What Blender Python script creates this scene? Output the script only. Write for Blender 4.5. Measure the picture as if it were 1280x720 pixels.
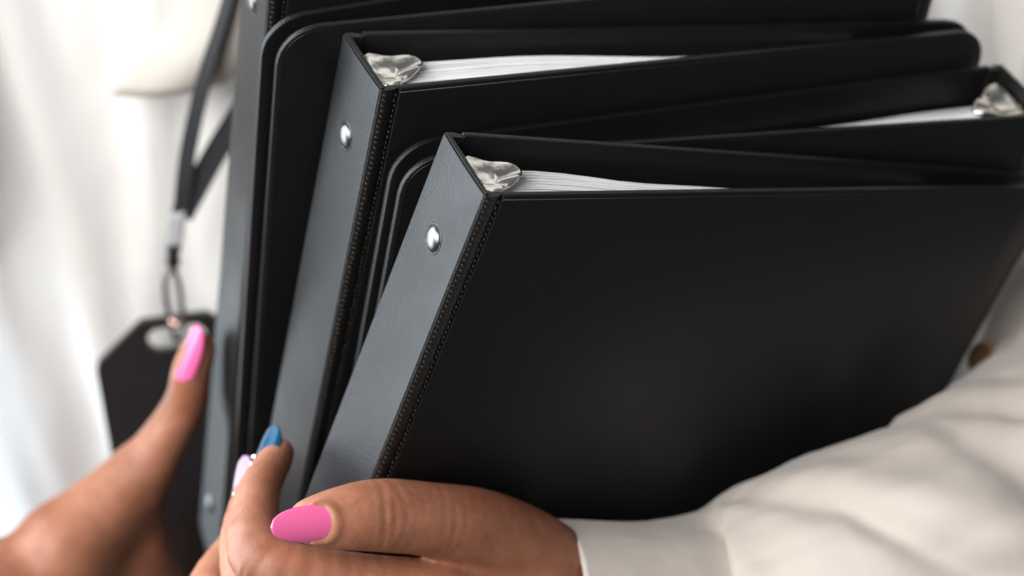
import bpy, bmesh, math, random
import numpy as np
from mathutils import Vector, Matrix, noise

random.seed(7)
for o in list(bpy.data.objects):
    bpy.data.objects.remove(o)
SC = bpy.context.scene
COL = SC.collection

# ------------------------------------------------------------------ camera
cam_d = bpy.data.cameras.new('camera')
cam = bpy.data.objects.new('camera', cam_d)
COL.objects.link(cam)
cam.location = (0.0, -0.62, 1.55)
cam.rotation_euler = (math.radians(60), 0, 0)
cam_d.sensor_width = 36
cam_d.lens = 85
cam_d.clip_start = 0.02
cam_d.clip_end = 50
cam_d.dof.use_dof = True
cam_d.dof.focus_distance = 0.588
cam_d.dof.aperture_fstop = 8.5
cam_d.dof.aperture_blades = 0
SC.camera = cam

# ------------------------------------------------------------------ light
world = bpy.data.worlds.new('World')
SC.world = world
world.use_nodes = True
bg = world.node_tree.nodes['Background']
bg.inputs['Color'].default_value = (0.92, 0.95, 1.0, 1)
bg.inputs['Strength'].default_value = 0.13


def area(name, loc, target, size, size_y, energy, color):
    d = bpy.data.lights.new(name, 'AREA')
    d.shape = 'RECTANGLE'
    d.size = size
    d.size_y = size_y
    d.energy = energy
    d.color = color
    o = bpy.data.objects.new(name, d)
    COL.objects.link(o)
    o.location = loc
    o.rotation_euler = (Vector(target) - Vector(loc)).to_track_quat('-Z', 'Y').to_euler()
    return o


area('window_light', (-1.35, 0.42, 1.40), (-0.05, -0.05, 1.18), 1.9, 2.2, 100, (0.82, 0.92, 1.0))
area('room_light', (-1.10, -1.10, 2.30), (-0.08, 0.03, 1.18), 1.9, 1.6, 72, (1.0, 0.975, 0.945))

SC.view_settings.view_transform = 'Standard'
SC.view_settings.look = 'None'
SC.view_settings.exposure = 0.0
SC.view_settings.gamma = 1.0


# ------------------------------------------------------------------ materials
def mat(name, color, rough=0.5, metallic=0.0, spec=0.5, **kw):
    m = bpy.data.materials.new(name)
    m.use_nodes = True
    b = m.node_tree.nodes['Principled BSDF']
    b.inputs['Base Color'].default_value = (*color, 1)
    b.inputs['Roughness'].default_value = rough
    b.inputs['Metallic'].default_value = metallic
    b.inputs['Specular IOR Level'].default_value = spec
    for k, v in kw.items():
        b.inputs[k].default_value = v
    return m


def nd(m, t, **kw):
    n = m.node_tree.nodes.new(t)
    for k, v in kw.items():
        setattr(n, k, v)
    return n


def lk(m, a, b):
    m.node_tree.links.new(a, b)


def bsdf(m):
    return m.node_tree.nodes['Principled BSDF']


def coords(m):
    return nd(m, 'ShaderNodeTexCoord').outputs['Object']


def bump(m, height, strength, dist, prev=None):
    b = nd(m, 'ShaderNodeBump')
    b.inputs['Strength'].default_value = strength
    b.inputs['Distance'].default_value = dist
    lk(m, height, b.inputs['Height'])
    if prev is not None:
        lk(m, prev, b.inputs['Normal'])
    return b.outputs['Normal']


def tex_noise(m, co, scale, detail=3, rough=0.5):
    n = nd(m, 'ShaderNodeTexNoise')
    n.inputs['Scale'].default_value = scale
    n.inputs['Detail'].default_value = detail
    n.inputs['Roughness'].default_value = rough
    lk(m, co, n.inputs['Vector'])
    return n.outputs['Fac']


def maprange(m, fac, a, b, c, d):
    n = nd(m, 'ShaderNodeMapRange')
    n.inputs['From Min'].default_value = a
    n.inputs['From Max'].default_value = b
    n.inputs['To Min'].default_value = c
    n.inputs['To Max'].default_value = d
    lk(m, fac, n.inputs['Value'])
    return n.outputs['Result']


def mixcol(m, fac, c1, c2):
    n = nd(m, 'ShaderNodeMix', data_type='RGBA')
    n.inputs['A'].default_value = (*c1, 1)
    n.inputs['B'].default_value = (*c2, 1)
    lk(m, fac, n.inputs['Factor'])
    return n.outputs['Result']


# black grained leatherette of the binders
M_LEATHER = mat('black_leatherette', (0.0055, 0.0055, 0.0058), 0.42, spec=0.34)
co = coords(M_LEATHER)
v = nd(M_LEATHER, 'ShaderNodeTexVoronoi')
v.inputs['Scale'].default_value = 1500
lk(M_LEATHER, co, v.inputs['Vector'])
n1 = bump(M_LEATHER, v.outputs['Distance'], 0.25, 0.0002)
n2 = bump(M_LEATHER, tex_noise(M_LEATHER, co, 420, 5), 0.05, 0.0005, n1)
lk(M_LEATHER, n2, bsdf(M_LEATHER).inputs['Normal'])
lk(M_LEATHER, maprange(M_LEATHER, tex_noise(M_LEATHER, co, 38, 5, 0.65), 0.3, 0.7, 0.38, 0.50), bsdf(M_LEATHER).inputs['Roughness'])

M_HINGE = mat('black_hinge_weave', (0.010, 0.009, 0.008), 0.5)
co = coords(M_HINGE)
lk(M_HINGE, bump(M_HINGE, tex_noise(M_HINGE, co, 900, 3), 0.5, 0.0005), bsdf(M_HINGE).inputs['Normal'])
M_THREAD = mat('brown_black_thread', (0.038, 0.032, 0.026), 0.4)
M_SEAM = mat('black_seam', (0.010, 0.010, 0.0105), 0.32)

M_NICKEL = mat('nickel_plate', (0.86, 0.83, 0.77), 0.25, 1.0)
co = coords(M_NICKEL)
lk(M_NICKEL, bump(M_NICKEL, tex_noise(M_NICKEL, co, 190, 2), 0.3, 0.0014), bsdf(M_NICKEL).inputs['Normal'])
M_RIVET = mat('dull_tin', (0.17, 0.17, 0.175), 0.34, 1.0)

M_PAPER = mat('white_paper', (0.80, 0.80, 0.81), 0.85, spec=0.2)
co = coords(M_PAPER)
lk(M_PAPER, mixcol(M_PAPER, tex_noise(M_PAPER, co, 240, 2), (0.82, 0.82, 0.83), (0.90, 0.90, 0.90)), bsdf(M_PAPER).inputs['Base Color'])
M_PAPER_SHADED = mat('shaded_paper', (0.56, 0.56, 0.59), 0.7, spec=0.3)  # paper greyed in its colour to stand for the shade of the cover

# skin
M_SKIN = mat('brown_skin', (0.30, 0.14, 0.085), 0.46, spec=0.4)
b = bsdf(M_SKIN)
b.inputs['Subsurface Weight'].default_value = 0.15
b.inputs['Subsurface Radius'].default_value = (1.0, 0.34, 0.17)
b.inputs['Subsurface Scale'].default_value = 0.0035
co = coords(M_SKIN)
mix = nd(M_SKIN, 'ShaderNodeMix', data_type='RGBA')
lk(M_SKIN, maprange(M_SKIN, tex_noise(M_SKIN, co, 42, 7, 0.68), 0.30, 0.70, 0, 1), mix.inputs['Factor'])
mix.inputs['A'].default_value = (0.275, 0.102, 0.055, 1)
mix.inputs['B'].default_value = (0.465, 0.220, 0.140, 1)
an = nd(M_SKIN, 'ShaderNodeAttribute', attribute_name='tone')
mul = nd(M_SKIN, 'ShaderNodeMix', data_type='RGBA', blend_type='MULTIPLY')
mul.inputs['Factor'].default_value = 1.0
ramp = nd(M_SKIN, 'ShaderNodeValToRGB')
ramp.color_ramp.elements[0].color = (0.42, 0.34, 0.30, 1)
ramp.color_ramp.elements[1].color = (1.0, 1.0, 1.0, 1)
mid_ = ramp.color_ramp.elements.new(0.5)
mid_.color = (0.97, 0.92, 0.88, 1)
wob = nd(M_SKIN, 'ShaderNodeMath', operation='MULTIPLY_ADD')
lk(M_SKIN, tex_noise(M_SKIN, co, 130, 6, 0.7), wob.inputs[0])
wob.inputs[1].default_value = 0.45
sub_ = nd(M_SKIN, 'ShaderNodeMath', operation='SUBTRACT')
lk(M_SKIN, an.outputs['Fac'], sub_.inputs[0])
sub_.inputs[1].default_value = 0.22
lk(M_SKIN, sub_.outputs['Value'], wob.inputs[2])
lk(M_SKIN, wob.outputs['Value'], ramp.inputs['Fac'])
lk(M_SKIN, mix.outputs['Result'], mul.inputs['A'])
lk(M_SKIN, ramp.outputs['Color'], mul.inputs['B'])
lk(M_SKIN, mul.outputs['Result'], b.inputs['Base Color'])
v = nd(M_SKIN, 'ShaderNodeTexVoronoi')
v.inputs['Scale'].default_value = 950
lk(M_SKIN, co, v.inputs['Vector'])
n1 = bump(M_SKIN, v.outputs['Distance'], 0.12, 0.0003)
n2 = bump(M_SKIN, tex_noise(M_SKIN, co, 300, 5, 0.6), 0.12, 0.0008, n1)
lk(M_SKIN, n2, b.inputs['Normal'])
lk(M_SKIN, maprange(M_SKIN, tex_noise(M_SKIN, co, 120, 3), 0.3, 0.7, 0.38, 0.54), b.inputs['Roughness'])

M_PINK = mat('pink_nail_varnish', (0.80, 0.135, 0.34), 0.16, **{'Coat Weight': 0.8})
M_BLUE = mat('metallic_blue_varnish', (0.006, 0.13, 0.27), 0.18, 0.5, **{'Coat Weight': 0.5})
M_LILAC = mat('pearl_lilac_varnish', (0.46, 0.34, 0.46), 0.25, 0.2)
M_GLITTER = mat('silver_rhinestone', (0.9, 0.9, 0.92), 0.08, 1.0)

# white satin shirt
def cloth_mat(name, color, rough, weave):
    m = mat(name, color, rough, spec=0.35, **{'Sheen Weight': 0.25})
    co = coords(m)
    w = nd(m, 'ShaderNodeTexWave')
    w.inputs['Scale'].default_value = weave
    w.inputs['Distortion'].default_value = 0.6
    lk(m, co, w.inputs['Vector'])
    a = bump(m, w.outputs['Fac'], 0.06, 0.0003)
    c = bump(m, tex_noise(m, co, 45, 4, 0.55), 0.18, 0.003, a)
    lk(m, c, bsdf(m).inputs['Normal'])
    return m


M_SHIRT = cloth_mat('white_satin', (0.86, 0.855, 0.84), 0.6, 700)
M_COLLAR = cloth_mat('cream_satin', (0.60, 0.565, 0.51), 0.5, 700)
M_SLEEVE_DIM = cloth_mat('dimmed_ivory_cloth', (0.49, 0.44, 0.40), 0.65, 700)  # same blouse, cloth colour darkened to stand for dimmer light on this sleeve

M_CARD = mat('black_badge_plastic', (0.010, 0.011, 0.013), 0.45)
M_STRAP = mat('black_woven_strap', (0.016, 0.018, 0.022), 0.7)
co = coords(M_STRAP)
w = nd(M_STRAP, 'ShaderNodeTexWave')
w.inputs['Scale'].default_value = 900
lk(M_STRAP, co, w.inputs['Vector'])
lk(M_STRAP, bump(M_STRAP, w.outputs['Fac'], 0.4, 0.0004), bsdf(M_STRAP).inputs['Normal'])
M_CRIMP = mat('pale_grey_clip', (0.45, 0.46, 0.48), 0.35)
M_GUN = mat('dark_gunmetal', (0.05, 0.05, 0.055), 0.3, 0.8)
M_COPPER = mat('rosy_metal', (0.62, 0.42, 0.36), 0.25, 1.0)


# ------------------------------------------------------------------ helpers (mesh units: mm in, metres out)
def obj(name, verts, faces, material, parent=None, smooth=True, mm=True):
    me = bpy.data.meshes.new(name)
    s = 0.001 if mm else 1.0
    vv = (np.asarray(verts, float) * s).tolist()
    me.from_pydata(vv, [], faces if isinstance(faces, list) else faces.tolist())
    me.validate()
    me.materials.append(material)
    if smooth:
        me.polygons.foreach_set('use_smooth', [True] * len(me.polygons))
    me.update()
    o = bpy.data.objects.new(name, me)
    COL.objects.link(o)
    if parent is not None:
        o.parent = parent
    return o


def bm_obj(name, bm, material, parent=None, smooth=False, auto=None):
    bmesh.ops.recalc_face_normals(bm, faces=bm.faces)
    for v_ in bm.verts:
        v_.co *= 0.001
    me = bpy.data.meshes.new(name)
    bm.to_mesh(me)
    bm.free()
    me.materials.append(material)
    if smooth:
        me.polygons.foreach_set('use_smooth', [True] * len(me.polygons))
        if auto is not None:
            me.set_sharp_from_angle(angle=math.radians(auto))
    o = bpy.data.objects.new(name, me)
    COL.objects.link(o)
    if parent is not None:
        o.parent = parent
    return o


def empty(name, label=None, cat=None, group=None):
    o = bpy.data.objects.new(name, None)
    o.empty_display_size = 0.02
    COL.objects.link(o)
    tag(o, label, cat, group)
    return o


def tag(o, label=None, cat=None, group=None):
    if label:
        o['label'] = label
    if cat:
        o['category'] = cat
    if group:
        o['group'] = group


def prism(bm, poly, y0, y1, bevel=0.0, seg=2):
    """polygon in (x, z) extruded along y"""
    lo = [bm.verts.new((x, y0, z)) for x, z in poly]
    hi = [bm.verts.new((x, y1, z)) for x, z in poly]
    f = [bm.faces.new(lo), bm.faces.new(hi[::-1])]
    n = len(poly)
    for i in range(n):
        f.append(bm.faces.new((lo[i], hi[i], hi[(i + 1) % n], lo[(i + 1) % n])))
    if bevel:
        ed = {e for ff in f[:2] for e in ff.edges}
        bmesh.ops.bevel(bm, geom=list(ed), offset=bevel, segments=seg, affect='EDGES', profile=0.5)


def tube_geo(path, radius, n=8, closed=False, cap=True):
    pts = [Vector(p) for p in path]
    m = len(pts)
    V, F = [], []
    up = Vector((0.31, 0.2, 0.93))
    rad = radius if hasattr(radius, '__len__') else [radius] * m
    for i, p in enumerate(pts):
        a = pts[(i - 1) % m] if (i > 0 or closed) else p
        c = pts[(i + 1) % m] if (i < m - 1 or closed) else p
        d = (c - a).normalized()
        s = d.cross(up).normalized()
        u = s.cross(d)
        for k in range(n):
            t = 2 * math.pi * k / n
            V.append(tuple(p + (s * math.cos(t) + u * math.sin(t)) * rad[i]))
    for i in range(m if closed else m - 1):
        j = (i + 1) % m
        for k in range(n):
            l = (k + 1) % n
            F.append((i * n + k, i * n + l, j * n + l, j * n + k))
    if cap and not closed:
        F.append(tuple(range(n))[::-1])
        F.append(tuple((m - 1) * n + k for k in range(n)))
    return V, F


def catmull(P, n):
    P = [np.asarray(p, float) for p in P]
    P = [2 * P[0] - P[1]] + P + [2 * P[-1] - P[-2]]
    out = []
    segs = len(P) - 3
    for i in range(n):
        t = i / (n - 1) * segs
        k = min(int(t), segs - 1)
        u = t - k
        a, b_, c, d = P[k:k + 4]
        out.append(0.5 * ((2 * b_) + (c - a) * u + (2 * a - 5 * b_ + 4 * c - d) * u * u + (-a + 3 * b_ - 3 * c + d) * u ** 3))
    return np.array(out)


# ------------------------------------------------------------------ binders
W, H, T, TH = 190.0, 242.0, 26.5, 1.75
POSE = {
    'A': ([[0.85929, -0.39474, 0.32527], [0.43977, 0.89491, -0.07571], [-0.2612, 0.2081, 0.94259]], [-0.00614, -0.11868, 1.28545], 0.0640, 0.0378),
    'C': ([[-0.89812, 0.40296, 0.1761], [-0.42777, -0.8934, -0.13732], [0.10199, -0.19865, 0.97475]], [0.1388, 0.00587, 1.26249], 0.0310, 0.0696),
    'B': ([[0.89113, -0.40877, 0.19695], [0.43654, 0.89076, -0.12639], [-0.12377, 0.19861, 0.97223]], [-0.03215, -0.08119, 1.29508], 0.0247, 0.0825),
    'E': ([[-0.88022, 0.45915, 0.11999], [-0.47445, -0.85709, -0.20072], [0.01068, -0.23361, 0.97227]], [0.1077, 0.02757, 1.29854], -0.0480, 0.1539),
    'D': ([[0.94313, -0.30213, 0.13866], [0.32554, 0.92388, -0.20115], [-0.06733, 0.23485, 0.9697]], [-0.06129, -0.04276, 1.31441], 0.0759, 0.0348),
}
LABEL = {
    'A': 'outermost black binder of the held stack, its front cover fully in view',
    'B': 'black binder with its riveted spine just behind the outermost binder spine',
    'C': 'black binder turned round between the two stitched spines, its rings at the opposite end',
    'D': 'innermost black binder with smooth spine beside the hanging badge and upright thumb',
    'E': 'black binder turned round, rounded cover corners showing beside the innermost binder spine',
}


def outline(x0, x1, z0, z1, r, inset=0.0, n=8):
    """cover outline: square at the hinge, round at the fore edge"""
    x1 -= inset
    z0 += inset
    z1 -= inset
    P = [(x0, z1)]
    for k in range(n + 1):
        a = math.pi / 2 * (1 - k / n)
        P.append((x1 - r + r * math.cos(a), z1 - r + r * math.sin(a)))
    for k in range(n + 1):
        a = -math.pi / 2 * k / n
        P.append((x1 - r + r * math.cos(a), z0 + r + r * math.sin(a)))
    P.append((x0, z0))
    return P


def to_world(k, p):
    R, o = np.array(POSE[k][0]), np.array(POSE[k][1]) * 1000
    return np.asarray(p, float) @ R.T + o


def make_binder(k):
    R, loc, af, ab = POSE[k]
    root = empty('binder', LABEL[k], 'binder', 'black ring binders held in one stack')
    Mx = Matrix(R).to_4x4()
    Mx.translation = Vector(loc)
    root.matrix_world = Mx
    # covers: hinge at x=0, outer face y=0 (front) ; mirrored for back
    for side, nm in ((0, 'front_cover'), (1, 'back_cover')):
        sg = 1 if side == 0 else -1
        bm = bmesh.new()
        prism(bm, outline(5.2, W, -H, 0, 11), 0, sg * TH, bevel=0.38, seg=3)
        c = bm_obj(nm, bm, M_LEATHER, root, smooth=True, auto=50)
        c.location = (0, 0 if side == 0 else T * 0.001, 0)
        c.rotation_euler = (0, 0, af if side == 0 else -ab)
        # welded seam bead running round the edge, outside and inside
        P = outline(5.4, W, -H, 0, 9, inset=1.3, n=10)
        for yy in (0.0,):
            V, F = tube_geo([(x, yy, z) for x, z in P], 0.13, 6)
            obj('edge_seam', V, F, M_SEAM, c)
        # hinge strip with rows of stitches
        bm = bmesh.new()
        prof = [(0.15, 0.9), (0.9, 0.35), (2.0, 0.15), (3.4, 0.25), (4.6, 0.7), (5.2, 1.1), (5.2, 2.2), (0.15, 2.2)]
        lo = [bm.verts.new((x, sg * y, -H + 0.4)) for x, y in prof]
        hi = [bm.verts.new((x, sg * y, -0.4)) for x, y in prof]
        bm.faces.new(lo)
        bm.faces.new(hi[::-1])
        for i in range(len(prof)):
            j = (i + 1) % len(prof)
            bm.faces.new((lo[i], hi[i], hi[j], lo[j]))
        h = bm_obj('hinge_strip', bm, M_HINGE, root, smooth=True, auto=60)
        h.location = c.location
        h.rotation_euler = c.rotation_euler
        V, F = [], []
        rnd = random.Random(3)
        nst = 150
        for i in range(nst):
            z = -1.6 - i * (H - 3.2) / nst
            for (xa, xb, dz) in ((1.0, 2.4, 0.7), (4.40, 4.46, 1.15)):
                jx = rnd.uniform(-0.2, 0.2)
                p0 = (xa + jx, sg * 0.30, z)
                p1 = ((xa + xb) / 2 + jx, -sg * 0.04, z - dz / 2)
                p2 = (xb + jx, sg * 0.30, z - dz)
                v_, f_ = tube_geo([p0, p1, p2], [0.12, 0.2 + rnd.uniform(-0.06, 0.05), 0.12], 5)
                o_ = len(V)
                V += v_
                F += [tuple(q + o_ for q in ff) for ff in f_]
        s = obj('stitching', V, F, M_THREAD, h)
        s['kind'] = 'stuff'
    # spine board, slightly pillowed
    bm = bmesh.new()
    ny, nz = 8, 24
    y0, y1 = 0.5, T - 0.5
    grid = {}
    for i in range(ny + 1):
        for j in range(nz + 1):
            y = y0 + (y1 - y0) * i / ny
            z = -H * j / nz
            e = min(i, ny - i) / (ny / 2)
            grid[i, j] = bm.verts.new((-0.35 * math.sqrt(max(0, e)) if e > 0 else 0.0, y, z))
    for i in range(ny):
        for j in range(nz):
            bm.faces.new((grid[i, j], grid[i + 1, j], grid[i + 1, j + 1], grid[i, j + 1]))
    r = bmesh.ops.extrude_face_region(bm, geom=list(bm.faces))
    for g in r['geom']:
        if isinstance(g, bmesh.types.BMVert):
            g.co.x = TH
    bmesh.ops.recalc_face_normals(bm, faces=bm.faces)
    ed = [e for e in bm.edges if len(e.link_faces) == 2 and e.calc_face_angle(0) > 0.9]
    bmesh.ops.bevel(bm, geom=ed, offset=0.45, segments=2, affect='EDGES')
    sp = bm_obj('spine', bm, M_LEATHER, root, smooth=True, auto=40)
    for z in (-23, -H + 23):
        prof = [(0, -1.7), (1.4, -1.6), (2.5, -1.25), (3.2, -0.7), (3.45, -0.15), (3.45, 0.3)]
        V, F = [], []
        n = 28
        for (rr, xx) in prof:
            for q in range(n):
                a = 2 * math.pi * q / n
                V.append((xx, T * 0.5 + rr * math.cos(a), z + rr * math.sin(a)))
        for i in range(len(prof) - 1):
            for q in range(n):
                l = (q + 1) % n
                F.append((i * n + q, i * n + l, (i + 1) * n + l, (i + 1) * n + q))
        rv = obj('rivet', V, F, M_RIVET, sp)
        # pressed crease round the rivet
        V, F = tube_geo([(-0.2, T * 0.5 + 3.8 * math.cos(a), z + 3.8 * math.sin(a)) for a in np.linspace(0, 2 * math.pi, 28, endpoint=False)], 0.3, 6, closed=True)
        obj('rivet_collar', V, F, M_SEAM, rv)
    # ring mechanism
    mech = empty('ring_mechanism')
    mech.parent = root
    bm = bmesh.new()
    n = 12
    sec = []
    for i in range(n + 1):
        t = -1 + 2 * i / n
        sec.append((3.6 + 4.2 * math.sqrt(max(0, 1 - t * t)) ** 1.0, T / 2 + 8.5 * t))
    sec2 = [(max(3.2, x - 0.9), T / 2 + (y - T / 2) * 0.93) for x, y in sec]
    ring = sec + sec2[::-1]
    zs = [-16, -H + 16]
    L = [[bm.verts.new((x, y, z)) for x, y in ring] for z in zs]
    for i in range(len(ring)):
        j = (i + 1) % len(ring)
        bm.faces.new((L[0][i], L[0][j], L[1][j], L[1][i]))
    bm.faces.new(L[0])
    bm.faces.new(L[1][::-1])
    bm_obj('base_plate', bm, M_NICKEL, mech, smooth=True, auto=40)
    for s_, zt in ((1, 0.0), (-1, -H)):
        # flared lever: lofted from a narrow neck up to a wide lip
        loops = []
        neck = [(3.4, 9.5), (5.5, 9.0), (7.6, 10.5), (8.0, 13.0), (7.4, 15.4), (5.4, 16.5), (3.4, 16)]
        mid = [(3.2, 8.0), (6.0, 7.6), (9.2, 9.8), (10.4, 13.2), (9.0, 16.2), (6.0, 17.4), (3.2, 17)]
        lip = [(3.4, 6.2), (6.8, 4.9), (10.0, 8.0), (15.6, 11.8), (18.6, 16.4), (11.5, 19.6), (3.4, 19.6)]
        lip2 = [(3.6, 6.6), (6.7, 5.6), (9.6, 8.6), (14.9, 12.2), (17.7, 16.1), (11.3, 18.8), (3.6, 18.9)]
        bowl = [(4.2, 9.0), (6.4, 8.6), (8.4, 10.2), (10.4, 12.4), (12.0, 15.0), (9.0, 16.4), (4.6, 16.2)]

        def ringpts(c, z, wob=0.0, nn=28):
            P = catmull([(x, y, 0) for x, y in c + c[:1]], nn + 1)[:-1]
            return [(p[0], p[1], zt + s_ * (z + wob * math.sin(5.1 * q / nn * 2 * math.pi))) for q, p in enumerate(P)]
        LL = [ringpts(neck, -20), ringpts(neck, -15), ringpts(mid, -9), ringpts(lip, -4.2, 0.35), ringpts(lip, -3.4, 0.45), ringpts(lip2, -3.1, 0.45), ringpts(bowl, -4.8, 0.4)]
        V = [p for l in LL for p in l]
        nn = 28
        F = []
        for i in range(len(LL) - 1):
            for q in range(nn):
                l = (q + 1) % nn
                F.append((i * nn + q, i * nn + l, (i + 1) * nn + l, (i + 1) * nn + q))
        F.append(tuple((len(LL) - 1) * nn + q for q in range(nn)))
        F.append(tuple(range(nn))[::-1])
        obj('lever', V, F, M_NICKEL, mech)
    for z in (-27, -H / 2, -H + 27):
        P = []
        for a in np.linspace(-0.5 * math.pi, 1.0 * math.pi, 22):
            P.append((12.0 + 8.6 * math.cos(a), T / 2 + 7.6 * math.sin(a), z))
        P = [(6.0, T / 2 - 7.6, z)] + P[:-3] + [(6.0, T / 2 + 5.5, z)]
        V, F = tube_geo(catmull(P, 40), 1.25, 8)
        obj('ring', V, F, M_NICKEL, mech)
    return root


for k in 'ACBED':
    make_binder(k)


# ------------------------------------------------------------------ paper
def make_paper(k, label, nsheet=34, seed=1, ztop=-6.0, fan=0.0, gap=4.0, run=56.0, start=38.0):
    R, loc, af, ab = POSE[k]
    rnd = random.Random(seed)
    V, F = [], []
    SW, SH = 140.0, 214.0
    nx = 18
    MI = []
    for i in range(nsheet):
        f = i / (nsheet - 1)
        dz = rnd.uniform(-0.25, 0.15) - 0.6 * f * math.sin(3 * f)
        dx = rnd.uniform(-0.5, 0.5)
        ph = rnd.uniform(0, 6.28)
        amp = 0.25
        for sd in (0, 1):
            for z in (ztop + dz, ztop + dz - SH):
                for q in range(nx + 1):
                    x = 9.5 + dx + SW * q / nx
                    yf = TH + 1.2 + x * math.sin(af) + 1.2 * min(1, q / 4)
                    yb = T - TH - x * math.sin(ab) - 1.0
                    # packed toward the back near the rings, drifting to the front cover
                    s = min(1.0, max(0.0, (x - start) / run))
                    s = s * s * (3 - 2 * s)
                    y_near = 4.8 + f * 13.2
                    lo_far = yf + 0.4
                    hi_far = min(yb, yf + gap)
                    y = (1 - s) * max(y_near, yf) + s * (lo_far + f * (hi_far - lo_far))
                    y += amp * math.sin(x * 0.06 + ph) * (0.3 + f) + (1.3 * f * math.sin((x - 10) * 0.11) * (1 - s) if fan else 0)
                    t_ = 0.195
                    V.append((x, y + (t_ if sd else -t_), z))
        b0 = i * 4 * (nx + 1)
        n1 = nx + 1
        for q in range(nx):
            a, b_ = b0 + q, b0 + q + 1
            c, d = a + n1, b_ + n1
            e, f_ = a + 2 * n1, b_ + 2 * n1
            g, h = c + 2 * n1, d + 2 * n1
            F += [(a, b_, d, c), (f_, e, g, h), (b_, a, e, f_), (c, d, h, g)]
            MI += [0 if i > 5 else 1] * 4  # first sheets get the paper colour with shade put in
        F += [(b0, b0 + n1, b0 + 3 * n1, b0 + 2 * n1), (b0 + nx, b0 + nx + 2 * n1, b0 + nx + 3 * n1, b0 + nx + n1)]
        MI += [0 if i > 5 else 1] * 2
    o = obj('paper_stack', V, F, M_PAPER, None, smooth=False)
    o.data.materials.append(M_PAPER_SHADED)
    o.data.polygons.foreach_set('material_index', MI)
    Mx = Matrix(R).to_4x4()
    Mx.translation = Vector(loc)
    o.matrix_world = Mx
    tag(o, label, 'paper', 'paper filed in the binders')
    return o


make_paper('A', 'wavy white paper filed in the outermost binder', seed=2, fan=1)
make_paper('B', 'white paper in the binder just behind the outermost spine', seed=5, ztop=-5.4, gap=4.0, run=70)
make_paper('C', 'white paper in the reversed binder between the two stitched spines', seed=9, ztop=-11.0, gap=3.5, run=40, start=12)


# ------------------------------------------------------------------ signed-distance modelling for the body
def rcone(P, a, b_, r1, r2):
    a = np.asarray(a, np.float32)
    b_ = np.asarray(b_, np.float32)
    ba = b_ - a
    l2 = float(ba @ ba)
    rr = r1 - r2
    a2 = l2 - rr * rr
    il2 = 1.0 / l2
    pa = P - a
    y = pa @ ba
    z = y - l2
    x2 = ((pa * l2 - y[..., None] * ba) ** 2).sum(-1)
    y2 = y * y * l2
    z2 = z * z * l2
    k = np.sign(rr) * rr * rr * x2
    d = (np.sqrt(x2 * a2 * il2) + y * rr) * il2 - r1
    c1 = np.sign(z) * a2 * z2 > k
    c2 = np.sign(y) * a2 * y2 < k
    d = np.where(c2, np.sqrt(x2 + y2) * il2 - r1, d)
    d = np.where(c1, np.sqrt(x2 + z2) * il2 - r2, d)
    return d


def smin(a, b_, k):
    h = np.clip(0.5 + 0.5 * (b_ - a) / k, 0, 1)
    return b_ * (1 - h) + a * h - k * h * (1 - h)


def surface_nets(vol, org, h):
    nx, ny, nz = vol.shape
    ins = vol < 0
    cell = np.zeros((nx - 1, ny - 1, nz - 1), bool)
    s = np.zeros((nx - 1, ny - 1, nz - 1), np.int8)
    for dx in (0, 1):
        for dy in (0, 1):
            for dz in (0, 1):
                s += ins[dx:nx - 1 + dx, dy:ny - 1 + dy, dz:nz - 1 + dz]
    cell = (s > 0) & (s < 8)
    idx = np.argwhere(cell)
    ids = -np.ones(cell.shape, np.int64)
    ids[cell] = np.arange(len(idx))
    acc = np.zeros((len(idx), 3))
    cnt = np.zeros(len(idx))
    corners = [(i, j, k) for i in (0, 1) for j in (0, 1) for k in (0, 1)]
    for p in corners:
        for ax in range(3):
            if p[ax] == 1:
                continue
            q = list(p)
            q[ax] = 1
            v0 = vol[idx[:, 0] + p[0], idx[:, 1] + p[1], idx[:, 2] + p[2]]
            v1 = vol[idx[:, 0] + q[0], idx[:, 1] + q[1], idx[:, 2] + q[2]]
            c = (v0 < 0) != (v1 < 0)
            t = np.where(c, v0 / np.where(c, v0 - v1, 1), 0)
            pos = np.tile(np.array(p, float), (len(idx), 1))
            pos[:, ax] += t
            acc[c] += pos[c]
            cnt[c] += 1
    V = (idx + acc / cnt[:, None]) * h + np.asarray(org)
    F = []
    for ax in range(3):
        sl0 = [slice(None)] * 3
        sl1 = [slice(None)] * 3
        sl0[ax] = slice(0, -1)
        sl1[ax] = slice(1, None)
        A_, B_ = ins[tuple(sl0)], ins[tuple(sl1)]
        e = np.argwhere(A_ != B_)
        u, w_ = [(1, 2), (2, 0), (0, 1)][ax]
        ok = (e[:, u] > 0) & (e[:, w_] > 0) & (e[:, u] < vol.shape[u] - 1) & (e[:, w_] < vol.shape[w_] - 1)
        e = e[ok]
        fl = A_[tuple(e.T)]

        def at(du, dw):
            c = e.copy()
            c[:, u] += du
            c[:, w_] += dw
            return ids[tuple(c.T)]
        q = np.stack([at(-1, -1), at(0, -1), at(0, 0), at(-1, 0)], 1)
        q[~fl] = q[~fl][:, ::-1]
        F.append(q)
    return V, np.concatenate(F)


def sdf_mesh(fn, lo, hi, h):
    ax = [np.arange(a, b_ + h, h, dtype=np.float32) for a, b_ in zip(lo, hi)]
    sh = tuple(len(a) for a in ax)
    vol = np.empty(sh, np.float32)
    step = 24
    for i in range(0, sh[0], step):
        G = np.stack(np.meshgrid(ax[0][i:i + step], ax[1], ax[2], indexing='ij'), -1)
        vol[i:i + step] = fn(G)
    return surface_nets(vol, lo, h)


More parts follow.
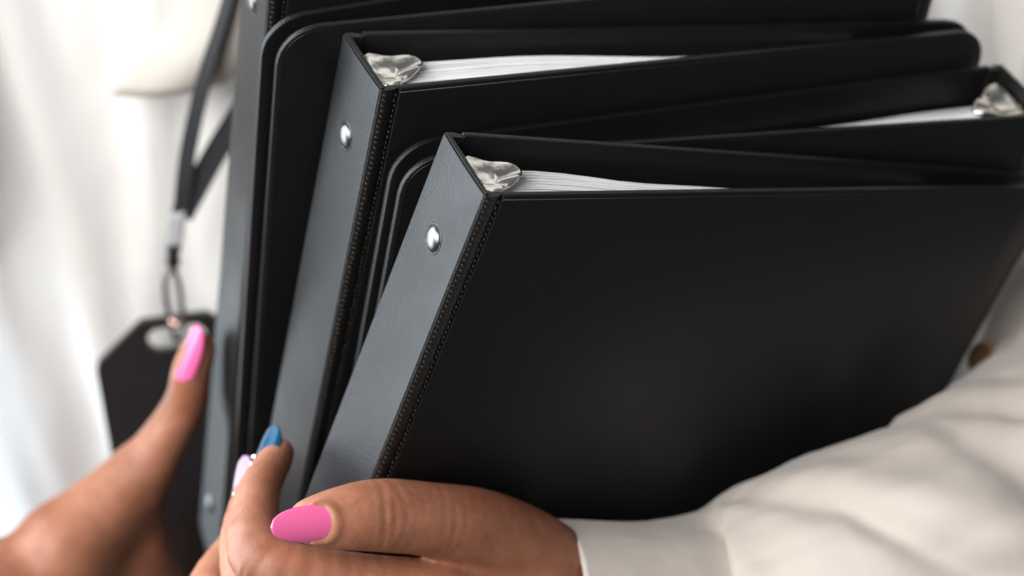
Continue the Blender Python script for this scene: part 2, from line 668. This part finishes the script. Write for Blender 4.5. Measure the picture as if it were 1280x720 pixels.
def chain(P, pts, k=0.5, sub=5, far=14.0):
    """limb along a smooth line through the joints, its radius flowing from joint to joint"""
    Q = catmull([tuple(p) + (r,) for p, r in pts], (len(pts) - 1) * sub + 1)
    R_ = Q[:, 3].max()
    m = np.all((P > Q[:, :3].min(0) - R_ - far) & (P < Q[:, :3].max(0) + R_ + far), axis=-1)
    out = np.full(P.shape[:-1], far, np.float32)
    if m.any():
        p = P[m]
        d = None
        for q0, q1 in zip(Q[:-1], Q[1:]):
            c = rcone(p, q0[:3], q1[:3], q0[3], q1[3])
            d = c if d is None else smin(d, c, k)
        out[m] = d
    return out


def crease(P, c, axis, dorsal, spread, amp, freq=2.2):
    """skin folds across a joint, on its outer side"""
    c = np.asarray(c, np.float32)
    axis = np.asarray(axis, np.float32) / np.linalg.norm(axis)
    dorsal = np.asarray(dorsal, np.float32) / np.linalg.norm(dorsal)
    q = P - c
    s = q @ axis
    o = q @ dorsal
    r = np.sqrt(np.maximum((q ** 2).sum(-1) - s * s, 1e-6))
    side = np.clip(o / r, 0, 1)
    bend = s + 0.05 * (q @ np.cross(axis, dorsal).astype(np.float32)) ** 2 * np.sign(s) * 0.3
    g = np.abs(np.sin(bend * freq * 0.5)) ** 0.6
    return amp * (1 - g) * np.exp(-(s / spread) ** 2) * side


# near hand, in the frame of the outermost binder (mm): x along the cover, y into the stack, z up the spine
TH_TIP, TH_IP, TH_MCP, TH_CMC = (-19.5, -9.4, -94.8), (-1.5, -10.6, -92.6), (30, -12.5, -98.6), (60, -18, -116)
WRIST = (90, -27, -134)
NEAR = {
    'index': [((17, -22, -113), 10.5), ((-5, -15.5, -112.2), 8.4), ((-26, -6, -112), 7.7), ((-20, 16.5, -112), 5.8), ((-7.5, 34, -112), 4.3)],
    'middle': [((15, -25, -132), 11), ((-6, -19, -131), 9), ((-20, -8, -131), 8.2), ((-18, 17, -130), 6.6), ((-9, 38, -127.5), 4.6)],
    'ring': [((17, -24, -151), 10.5), ((-6, -16, -150), 8.8), ((-27, -5, -150), 8.2), ((-22, 19, -149), 6.6), ((-10, 35, -148), 5.0)],
    'little': [((25, -20, -168), 9.5), ((4, -14, -168), 7.6), ((-16, -6, -168), 7.0), ((-15, 12, -167), 5.8), ((-9, 24, -166), 4.6)],
}


# thumb nail: base point, direction, outward direction, length, half width, curvature
TN = ((-16.2, -15.5, -89.8), (-1, 0.12, -0.16), (-.25, -.80, .55), 16.6, 5.2, 6.4)


def nail_fold():
    """line of the skin fold that frames the thumb nail: one side, round the cuticle, other side"""
    base, d, u, L, w0, rc = [np.array(q, float) for q in TN]
    d = d / np.linalg.norm(d)
    u = u - d * (u @ d)
    u = u / np.linalg.norm(u)
    s_ = np.cross(d, u)
    P = []
    for x, t in ((-1.06, 6.0), (-1.08, 4.0), (-1.0, 2.2), (-0.7, 0.9), (-0.35, 0.15), (0, -0.1), (0.35, 0.15), (0.7, 0.9), (1.0, 2.2), (1.08, 4.0), (1.06, 6.0)):
        ph = x * w0 / rc
        P.append(base + d * t + s_ * rc * math.sin(ph) - u * (rc * (1 - math.cos(ph)) + 0.05))
    return P


NF = nail_fold()


def near_hand(P):
    th = chain(P, [(TH_TIP, 5.7), ((-12, -10.0, -93.6), 7.6), (TH_IP, 9.1), ((14, -11.6, -94.2), 9.4), (TH_MCP, 10.9), ((46, -15, -106.5), 12.4), (TH_CMC, 13.5)])
    th = th + crease(P, TH_IP, (1, 0, 0), (-.25, -.75, .6), 4.5, 0.75)
    th = th + crease(P, (15, -11, -94.4), (1, 0, -.1), (-.25, -.75, .6), 3.0, 0.5, 2.0)
    lo_, hi_ = np.min(NF, 0) - 3, np.max(NF, 0) + 3
    m = np.all((P > lo_) & (P < hi_), axis=-1)
    if m.any():
        q = P[m]
        fd = chain(q, [(p, 0.45 if i in (0, 10) else 0.6) for i, p in enumerate(NF)], 0.3, sub=2, far=3)
        th[m] = smin(th[m], fd, 1.8)
    palm = None
    for f, w0 in (('index', (76, -28, -124)), ('middle', (80, -30, -133)), ('ring', (82, -28, -142)), ('little', (84, -24, -149))):
        a, r = NEAR[f][0]
        c = rcone(P, a, w0, r, 13.5)
        palm = c if palm is None else smin(palm, c, 7)
    palm = smin(palm, rcone(P, (72, -26, -124), (48, -19, -111), 15, 9), 8)
    palm = smin(palm, rcone(P, (78, -27, -134), (130, -32, -128), 19, 24), 10)
    palm = smin(palm, rcone(P, WRIST, (130, -32, -126), 19, 23), 8)
    # web between the thumb and the index finger
    palm = smin(palm, rcone(P, (44, -18, -110), (24, -20, -111), 9.5, 7), 5)
    d = palm
    for f in NEAR:
        c = chain(P, NEAR[f])
        p2 = np.array(NEAR[f][2][0])
        ax_ = np.array(NEAR[f][3][0]) - np.array(NEAR[f][1][0])
        c = c + crease(P, p2, ax_, (-.8, -.6, 0), 5, 0.45)
        d = smin(d, c, 1.6)
    d = smin(d, th, 2.0)
    return d


VN, FN = sdf_mesh(near_hand, (-46, -62, -186), (128, 52, -74), 0.85)
VN = to_world('A', VN)

# far hand, in world mm
FT = {'tip': (-94.0, 0.5, 1171.0), 'ip': (-99.5, 1.5, 1151.0), 'mcp': (-115.5, -3.5, 1126.5), 'cmc': (-136, -19, 1112), 'wrist': (-163, -39, 1100)}
FAR = {
    'index': [((-115, -4, 1066), 11.5), ((-116, 20, 1049), 9), ((-107, 46, 1036), 8.4), ((-88, 56, 1034), 7), ((-71, 61, 1034), 5.4)],
    'middle': [((-138, 4, 1043), 11), ((-127, 28, 1035), 9), ((-109, 51, 1028), 8.5), ((-86, 61, 1026), 7), ((-67, 66, 1026), 5.5)],
    'ring': [((-142, 4, 1024), 10.5), ((-131, 28, 1017), 8.8), ((-114, 50, 1010), 8), ((-93, 61, 1008), 6.8), ((-76, 66, 1008), 5.3)],
    'little': [((-147, 0, 1007), 9.5), ((-137, 20, 1001), 7.8), ((-123, 39, 995), 7), ((-106, 50, 993), 6), ((-92, 56, 993), 4.8)],
}


def far_hand(P):
    th = chain(P, [(FT['tip'], 4.9), ((-96.7, 1.2, 1163), 5.8), (FT['ip'], 6.4), ((-106.5, -0.3, 1139), 7.2), (FT['mcp'], 9.6), (FT['cmc'], 14)])
    th = th + crease(P, FT['ip'], (8, 1, 22), (-.7, -.6, .2), 5, 0.4)
    palm = None
    for f, w0 in (('index', (-158, -28, 1096)), ('middle', (-161, -27, 1087)), ('ring', (-164, -25, 1079)), ('little', (-166, -24, 1072))):
        a, r = FAR[f][0]
        c = rcone(P, a, w0, r, 13)
        palm = c if palm is None else smin(palm, c, 8)
    palm = smin(palm, rcone(P, FT['cmc'], (-116, -5, 1080), 12, 10.5), 10)
    palm = smin(palm, rcone(P, FT['mcp'], (-116, -4, 1088), 7.5, 9), 14)
    palm = smin(palm, rcone(P, (-150, -30, 1094), (-204, -50, 1104), 22, 25), 14)
    palm = smin(palm, rcone(P, (-150, -30, 1080), (-204, -50, 1078), 22, 25), 14)
    d = smin(palm, th, 7)
    for f in FAR:
        d = smin(d, chain(P, FAR[f]), 1.8)
    return d


VF, FF = sdf_mesh(far_hand, (-204, -86, 978), (-50, 80, 1186), 1.2)


# upper body and arms, inside the clothes
def core(P):
    d = rcone(P, (0, 190, 950), (0, 190, 1300), 82, 84)
    for x in (-65, 65):
        d = smin(d, rcone(P, (x, 195, 940), (x, 195, 1330), 80, 78), 30)
    d = smin(d, rcone(P, (-110, 200, 1390), (110, 200, 1390), 40, 40), 40)
    d = smin(d, rcone(P, (0, 195, 1400), (0, 190, 1510), 50, 48), 20)
    d = smin(d, chain(P, [((150, 195, 1380), 34), ((210, 128, 1300), 34), ((213, 60, 1205), 32), ((194, 0, 1148), 30), ((112, -76, 1144), 26), ((60, -84, 1138), 22)], 20, 2, 60), 25)
    d = smin(d, chain(P, [((-150, 195, 1380), 34), ((-222, 130, 1290), 34), ((-250, 32, 1124), 30), ((-204, -48, 1090), 24)], 20, 2, 60), 25)
    return d


VC, FC = sdf_mesh(core, (-330, -130, 870), (260, 300, 1530), 7.0)

person = empty('person', 'person in a white blouse hugging the binders, pink thumb nails in view', 'person')
body = obj('body', np.concatenate([VN, VF, VC]), np.concatenate([FN, FF + len(VN), FC + len(VN) + len(VF)]), M_SKIN, person)
tone = np.full(len(VN) + len(VF) + len(VC), 0.5, np.float32)
allv = np.concatenate([VN, VF, VC])
for p, r, a in ([(to_world('A', [TH_IP])[0], 11, -0.38), (to_world('A', [TH_MCP])[0], 15, -0.42), (to_world('A', [TH_TIP])[0], 11, 0.28), (to_world('A', [(46, -15, -106)])[0], 14, -0.15)]
                + [(to_world('A', [NEAR[f][2][0]])[0], 12, -0.3) for f in NEAR] + [(to_world('A', [NEAR[f][4][0]])[0], 10, 0.3) for f in NEAR]
                + [(np.array(FT['ip']), 9, -0.3), (np.array(FT['tip']), 10, 0.25), (np.array(FT['mcp']), 13, -0.2), (np.array((-120, -6, 1092.)), 14, 0.3)]):
    tone += a * np.exp(-((allv - p) ** 2).sum(1) / (r * r))
at_ = body.data.attributes.new('tone', 'FLOAT', 'POINT')
at_.data.foreach_set('value', np.clip(tone, 0, 1).astype(np.float32))
body['label'] = 'brown-skinned hands and arms, one thumb lying along the cover'


# ------------------------------------------------------------------ nails
def nail(base, d, u, L, w0, rc, material, label, droop=0.02, point=0.03, thick=0.5):
    d = Vector(d).normalized()
    u = Vector(u)
    u = (u - d * u.dot(d)).normalized()
    s = d.cross(u)
    nu, nv = 14, 22
    V, F = [], []
    for lay in (0, 1):
        for j in range(nv + 1):
            t = j / nv
            if t < 0.12:
                wv = w0 * (0.80 + 0.20 * math.sin(t / 0.12 * math.pi / 2))
            elif t < 0.32:
                wv = w0
            else:
                q = (t - 0.32) / 0.68
                wv = w0 * (point + (1 - point) * max(0, 1 - q ** 2.0) ** 0.52)
            for i in range(nu + 1):
                xx = (-1 + 2 * i / nu)
                ph = xx * wv / rc
                hgt = -rc * (1 - math.cos(ph)) - droop * (t * L) ** 2 / 10 - (thick * lay)
                cut = -2.4 * (xx * xx) * (1 - min(1, t / 0.25)) * -1.0
                p = Vector(base) + d * (t * L + cut) + s * (rc * math.sin(ph)) + u * hgt
                V.append(tuple(p))
    n1 = nu + 1
    o1 = n1 * (nv + 1)
    for j in range(nv):
        for i in range(nu):
            a = j * n1 + i
            F.append((a, a + 1, a + n1 + 1, a + n1))
            F.append((o1 + a + 1, o1 + a, o1 + a + n1, o1 + a + n1 + 1))
    for i in range(nu):
        F.append((i, o1 + i, o1 + i + 1, i + 1))
        a = nv * n1 + i
        F.append((a + 1, o1 + a + 1, o1 + a, a))
    for j in range(nv):
        a, b_ = j * n1, (j + 1) * n1
        F.append((b_, o1 + b_, o1 + a, a))
        a, b_ = a + nu, b_ + nu
        F.append((a, o1 + a, o1 + b_, b_))
    o = obj('fingernail', V, F, material, person)
    o['label'] = label
    return o


def gems(parent, base, d, u, spots, w0, rc, r=0.75):
    d = Vector(d).normalized()
    u = Vector(u)
    u = (u - d * u.dot(d)).normalized()
    s = d.cross(u)
    bm = bmesh.new()
    for (t, x, k) in spots:
        ph = x * w0 / rc
        p = Vector(base) + d * t + s * (rc * math.sin(ph)) + u * (-rc * (1 - math.cos(ph)) + 0.2)
        m = Matrix.Translation(p) @ Matrix.Rotation(k, 4, 'Z')
        bmesh.ops.create_icosphere(bm, subdivisions=1, radius=r * (0.8 + 0.4 * (k % 1)), matrix=m)
    o = bm_obj('rhinestones', bm, M_GLITTER, parent)
    o['kind'] = 'stuff'
    return o


RA = np.array(POSE['A'][0])


def wA(p):
    return tuple(to_world('A', [p])[0])


def dA(v_):
    return tuple(RA @ np.array(v_, float))


nail(wA(TN[0]), dA(TN[1]), dA(TN[2]), TN[3], TN[4], TN[5], M_PINK, 'pink almond nail of the thumb on the cover', point=0.03)
ib, idr, idu = wA((-18.0, 26.0, -110.6)), dA((11, 18, 1.6)), dA((-.70, .40, .52))
ni = nail(ib, idr, idu, 20, 5.3, 5.6, M_BLUE, 'shiny blue index finger nail')
gems(ni, ib, idr, idu, [(1, 0, .3), (2.2, .5, .7), (2.6, -.5, 1.2), (3.8, 0.1, 2.2), (4.6, .6, .1), (5, -.6, 3.4), (6.2, -.2, 1.8), (7.4, -.5, .5)], 4.6, 5.4)
mb, mdr, mdu = wA((-17.5, 29.0, -126.2)), dA((8, 20, 2.0)), dA((-.8, .35, .5))
nm_ = nail(mb, mdr, mdu, 20, 4.7, 5.5, M_LILAC, 'pearly lilac middle finger nail with stones')
gems(nm_, mb, mdr, mdu, [(0.6, 0, .3), (1.6, .5, .7), (2.0, -.5, 1.2), (3.0, 0.1, 2.2), (3.8, .6, .1), (4, -.6, 3.4), (5.2, -.2, 1.8)], 4.7, 5.5, 0.5)
nail((-101.0, -3.6, 1162.5), (6.0, -0.1, 15), (-.74, -.64, .2), 20, 5.0, 5.4, M_PINK, 'pink nail of the upright thumb')


# ------------------------------------------------------------------ clothes
def ridge(x, c, w_):
    return math.exp(-((x - c) / w_) ** 2)


def fbm(x, y, z, o=3):
    s, a, f = 0, 1, 1
    for _ in range(o):
        s += a * noise.noise((x * f, y * f, z * f))
        a *= 0.5
        f *= 2.03
    return s


# torso of the blouse
shirt_root = None
nu, nv = 220, 150
V, F = [], []
for j in range(nv + 1):
    z = 930 + (1470 - 930) * j / nv
    for i in range(nu + 1):
        t = -math.pi * 1.0 + 2 * math.pi * i / nu
        c, s = math.cos(t), math.sin(t)
        hw, hd = 226, 108
        ex = 0.55
        x = hw * math.copysign(abs(s) ** ex, s)
        y = 203 - hd * math.copysign(abs(c) ** ex, c)
        # hanging folds
        g = fbm(x * 0.018 + 0.0016 * (z - 1200), 3.1, z * 0.0028, 2)
        fold = 15.0 * (abs(g) ** 0.75) - 6
        fold += 3.0 * fbm(x * 0.05 + z * 0.012, 7.0, z * 0.012, 2)
        fold += 10 * ridge(x + (z - 1150) * 0.16, -150, 11) * (1 if z < 1260 else 0.4)
        fold += 7 * ridge(x - (z - 1150) * 0.05, -122, 7)
        fold *= min(1, abs(c) * 3)
        V.append((x, y - max(fold, -6) * c, z))
n1 = nu + 1
for j in range(nv):
    for i in range(nu):
        a = j * n1 + i
        F.append((a, a + 1, a + n1 + 1, a + n1))
shirt = obj('blouse', V, F, M_SHIRT, person)
shirt['label'] = 'white satin blouse with soft hanging folds'


def cloth_tube(name, centers, radii, material, parent, foldfn, ns=130, nt=150, squash=None, rim=10):
    C = catmull(centers, ns)
    Rr = np.interp(np.linspace(0, 1, ns), np.linspace(0, 1, len(radii)), radii)
    V, F = [], []
    ref = Vector((0, -0.55, 0.83))
    rows = []
    L = np.concatenate([[0], np.cumsum(np.linalg.norm(np.diff(C, axis=0), axis=1))])
    for i in range(ns):
        d = Vector(C[min(i + 1, ns - 1)] - C[max(i - 1, 0)]).normalized()
        s = d.cross(ref).normalized()
        u = s.cross(d)
        rows.append((Vector(C[i]), s, u, Rr[i], L[i]))
    seq = [(0, 0.90, rim), (0, 0.93, 0.4)] + [(i, 1.0, 0) for i in range(ns)]
    for (i, k, sh) in seq:
        p, s, u, r, l = rows[i]
        d = Vector(C[1] - C[0]).normalized()
        for q in range(nt):
            t = 2 * math.pi * q / nt     # t=0 is the upper side, facing the light
            rad = (r + foldfn(l, t)) * k
            V.append(tuple(p + d * sh + (u * math.cos(t) + s * math.sin(t)) * rad))
    for i in range(len(seq) - 1):
        for q in range(nt):
            l = (q + 1) % nt
            F.append((i * nt + q, i * nt + l, (i + 1) * nt + l, (i + 1) * nt + q))
    return obj(name, V, F, material, parent)


def wrap(a):
    return (a + math.pi) % (2 * math.pi) - math.pi


def near_fold(l, t):
    t_ = wrap(t)
    w_ = min(1, max(0, (l - 6) / 60))
    g = fbm(l * 0.016 + 0.9 * math.sin(t), 2.2 * math.cos(t), 1.5 * math.sin(t) + 4, 3)
    f = 2.2 * w_ * g
    # skewed creases across the arm: sharp valley with a soft roll beside it
    for (l0, k, a, t0, tw) in ((57, 20, 2.6, 0.4, 0.8), (78, 6, 3.6, 0.5, 0.8), (103, 38, 6.5, 0.2, 1.0), (128, 10, 9.0, 0.1, 0.8), (150, 24, 9.0, 0.2, 1.2), (178, -14, 6, 0.3, 1.2), (88, -20, 2.6, 1.1, 0.7)):
        c = l0 + k * t_
        f += 0.7 * (-a * ridge(l, c, 5.5) + 0.8 * a * ridge(l, c + 12, 10)) * ridge(t_, t0, tw)
    f += 5 * ridge(t_, 0.9 - 0.006 * (l - 100), 0.28) * ridge(l, 108, 30)
    f += 0.7 * w_ * fbm(l * 0.06, 3 * math.cos(t), 3 * math.sin(t), 3)
    return f


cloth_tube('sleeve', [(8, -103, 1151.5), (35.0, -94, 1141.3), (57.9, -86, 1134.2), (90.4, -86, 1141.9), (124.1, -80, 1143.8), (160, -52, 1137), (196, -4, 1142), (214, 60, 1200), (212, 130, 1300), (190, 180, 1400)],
           [25, 27, 32, 42, 49, 54, 56, 58, 60, 62], M_SLEEVE_DIM, shirt, near_fold, ns=210, nt=200)


def far_fold(l, t):
    w_ = min(1, max(0, (l - 4) / 40))
    return 8 * w_ * fbm(l * 0.012 + math.sin(t), 2.5 * math.cos(t), 2.0 * math.sin(t) + 9, 3) + 2 * math.sin(6 * t + l * 0.02) * w_


cloth_tube('sleeve', [(-169, -43, 1097), (-200, -50, 1090), (-234, -30, 1088), (-254, 30, 1120), (-243, 90, 1190), (-226, 130, 1290), (-185, 180, 1400)],
           [38, 40, 44, 50, 56, 60, 62], M_SHIRT, shirt, far_fold, ns=130, nt=120)

# tan button where the sleeve meets the fore edge of the outermost binder
bm = bmesh.new()
nrm = Vector((-0.72, -0.45, 0.53)).normalized()
q = Matrix.Translation((142.5, 1.5, 1166.5)) @ nrm.to_track_quat('Z', 'Y').to_matrix().to_4x4()
prof = [(0, 1.2), (2.4, 1.2), (3.4, 1.9), (4.6, 1.9), (5.4, 1.2), (5.5, -0.4), (4.8, -1.2)]
rings_ = [[bm.verts.new(q @ Vector((r * math.cos(t), r * math.sin(t), h))) for t in np.linspace(0, 2 * math.pi, 24, endpoint=False)] for r, h in prof[1:]]
bm.faces.new(rings_[0])
for r0, r1 in zip(rings_[:-1], rings_[1:]):
    for i in range(24):
        j = (i + 1) % 24
        bm.faces.new((r0[i], r1[i], r1[j], r0[j]))
bm_obj('button', bm, mat('tan_horn', (0.30, 0.17, 0.085), 0.45), shirt, smooth=True, auto=50)

# pointed collar flap lying on the chest
poly = [(-128, 84, 1217), (-84, 84, 1272), (-50, 84, 1262), (-60, 84, 1222), (-98, 84, 1219)]
n = 14
V, F = [], []
A0, A1, A2, A3 = (-129, 84, 1215), (-82, 82, 1276), (-40, 82, 1270), (-92, 84, 1219)
for lay in (0, 1):
    for j in range(n + 1):
        for i in range(n + 1):
            a, b_ = i / n, j / n
            p = np.array(A0) * (1 - a) * (1 - b_) + np.array(A1) * a * (1 - b_) + np.array(A2) * a * b_ + np.array(A3) * (1 - a) * b_
            p = p + np.array([0, -5 * math.sin(math.pi * b_) - 1.2 * math.sin(9 * a) + 1.6 * lay, 0])
            V.append(tuple(p))
n1 = n + 1
o1 = n1 * n1
for j in range(n):
    for i in range(n):
        a = j * n1 + i
        F += [(a, a + 1, a + n1 + 1, a + n1), (o1 + a + 1, o1 + a, o1 + a + n1, o1 + a + n1 + 1)]
for i in range(n):
    a, b_ = i, n * n1 + i
    c, d = i * n1, i * n1 + n
    F += [(a, o1 + a, o1 + a + 1, a + 1), (b_ + 1, o1 + b_ + 1, o1 + b_, b_), (c + n1, o1 + c + n1, o1 + c, c), (d, o1 + d, o1 + d + n1, d + n1)]
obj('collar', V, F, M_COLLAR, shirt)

# ------------------------------------------------------------------ badge and lanyard
badge = empty('badge_holder', 'black card badge hanging from the strap behind the upright thumb', 'badge')
badge.location = (-0.1116, 0.068, 1.138)
badge.rotation_euler = (math.radians(-4), math.radians(-4), math.radians(8))
bm = bmesh.new()
out = [(-11, 4), (11, 4), (27, -9), (28, -12), (28, -106), (25, -109), (-25, -109), (-28, -106), (-28, -12), (-27, -9)]
slot = [(4.2 * math.cos(a) + (5.5 if math.cos(a) > 0 else -5.5), -3.4 + 4.3 * math.sin(a)) for a in np.linspace(0, 2 * math.pi, 20, endpoint=False)]
for y in (-1.6, 1.6):
    ov = [bm.verts.new((x, y, z)) for x, z in out]
    sv = [bm.verts.new((x, y, z)) for x, z in slot]
    eds = [bm.edges.new((ov[i], ov[(i + 1) % len(ov)])) for i in range(len(ov))] + [bm.edges.new((sv[i], sv[(i + 1) % len(sv)])) for i in range(len(sv))]
    bmesh.ops.triangle_fill(bm, use_beauty=True, use_dissolve=False, edges=eds)
bm.verts.ensure_lookup_table()
no, nsl = len(out), len(slot)
tot = no + nsl
for off, cnt in ((0, no), (no, nsl)):
    for i in range(cnt):
        j = (i + 1) % cnt
        bm.faces.new((bm.verts[off + i], bm.verts[off + j], bm.verts[tot + off + j], bm.verts[tot + off + i]))
bm_obj('card_case', bm, M_CARD, badge)
bm = bmesh.new()
prism(bm, [(-24, -17), (24, -17), (24, -104), (-24, -104)], -2.1, -1.7, bevel=0.15)
bm_obj('card', bm, M_CARD, badge)

lan = empty('lanyard', 'black fabric lanyard strap with a metal clip in front of the blouse', 'lanyard')


def strap(pts, width, wdir):
    C = catmull(pts, 24)
    V, F = [], []
    for i, p in enumerate(C):
        d = Vector(C[min(i + 1, 23)] - C[max(i - 1, 0)]).normalized()
        s = Vector(wdir[0]).lerp(Vector(wdir[1]), i / 23)
        s = (s - d * s.dot(d)).normalized() * width / 2
        nrm = d.cross(s).normalized() * 0.55
        for k in (-s - nrm, s - nrm, s + nrm, -s + nrm):
            V.append(tuple(Vector(p) + k))
    for i in range(23):
        for k in range(4):
            l = (k + 1) % 4
            F.append((i * 4 + k, i * 4 + l, i * 4 + 4 + l, i * 4 + 4 + k))
    F += [(3, 2, 1, 0), (92, 93, 94, 95)]
    return obj('strap', V, F, M_STRAP, lan, smooth=False)


strap([(-107.0, 69, 1180), (-105.5, 70, 1190), (-103.0, 72, 1204), (-97, 74, 1226), (-90, 77, 1246), (-72, 84, 1300)], 5.2, [(1, .2, 0), (.5, -.85, 0)])
strap([(-107.0, 70, 1179), (-103, 71, 1186), (-95, 73, 1200), (-85, 74, 1216), (-70, 76, 1240)], 7.5, [(1, -.1, 0), (1, -.1, -.2)])
bm = bmesh.new()
prism(bm, [(-112.6, 1169), (-107.2, 1169.5), (-105.6, 1181), (-111.0, 1180.5)], 66.5, 72.0, bevel=0.8)
bm_obj('crimp', bm, M_CRIMP, lan)
V, F = tube_geo(catmull([(-110.0, 69, 1169.5), (-110.6, 69, 1165), (-111, 69, 1160)], 6), [2.2, 2.6, 2.2, 2.0, 2.6, 1.6], 12)
obj('swivel', V, F, M_GUN, lan)
V, F = tube_geo(catmull([(-111, 69, 1160), (-113.6, 68, 1156), (-114, 67, 1149), (-112.5, 66, 1140), (-111.5, 66, 1134), (-109.5, 69, 1134.5), (-109.5, 71, 1140), (-109.3, 70, 1150), (-110, 69, 1157), (-111, 69, 1160)], 48), 0.9, 8)
obj('hook', V, F, M_RIVET, lan)
V, F = tube_geo(catmull([(-113.0, 66, 1142), (-110.5, 64.6, 1141), (-108.5, 66, 1142)], 10), 1.2, 8)
obj('hook_latch', V, F, M_COPPER, lan)
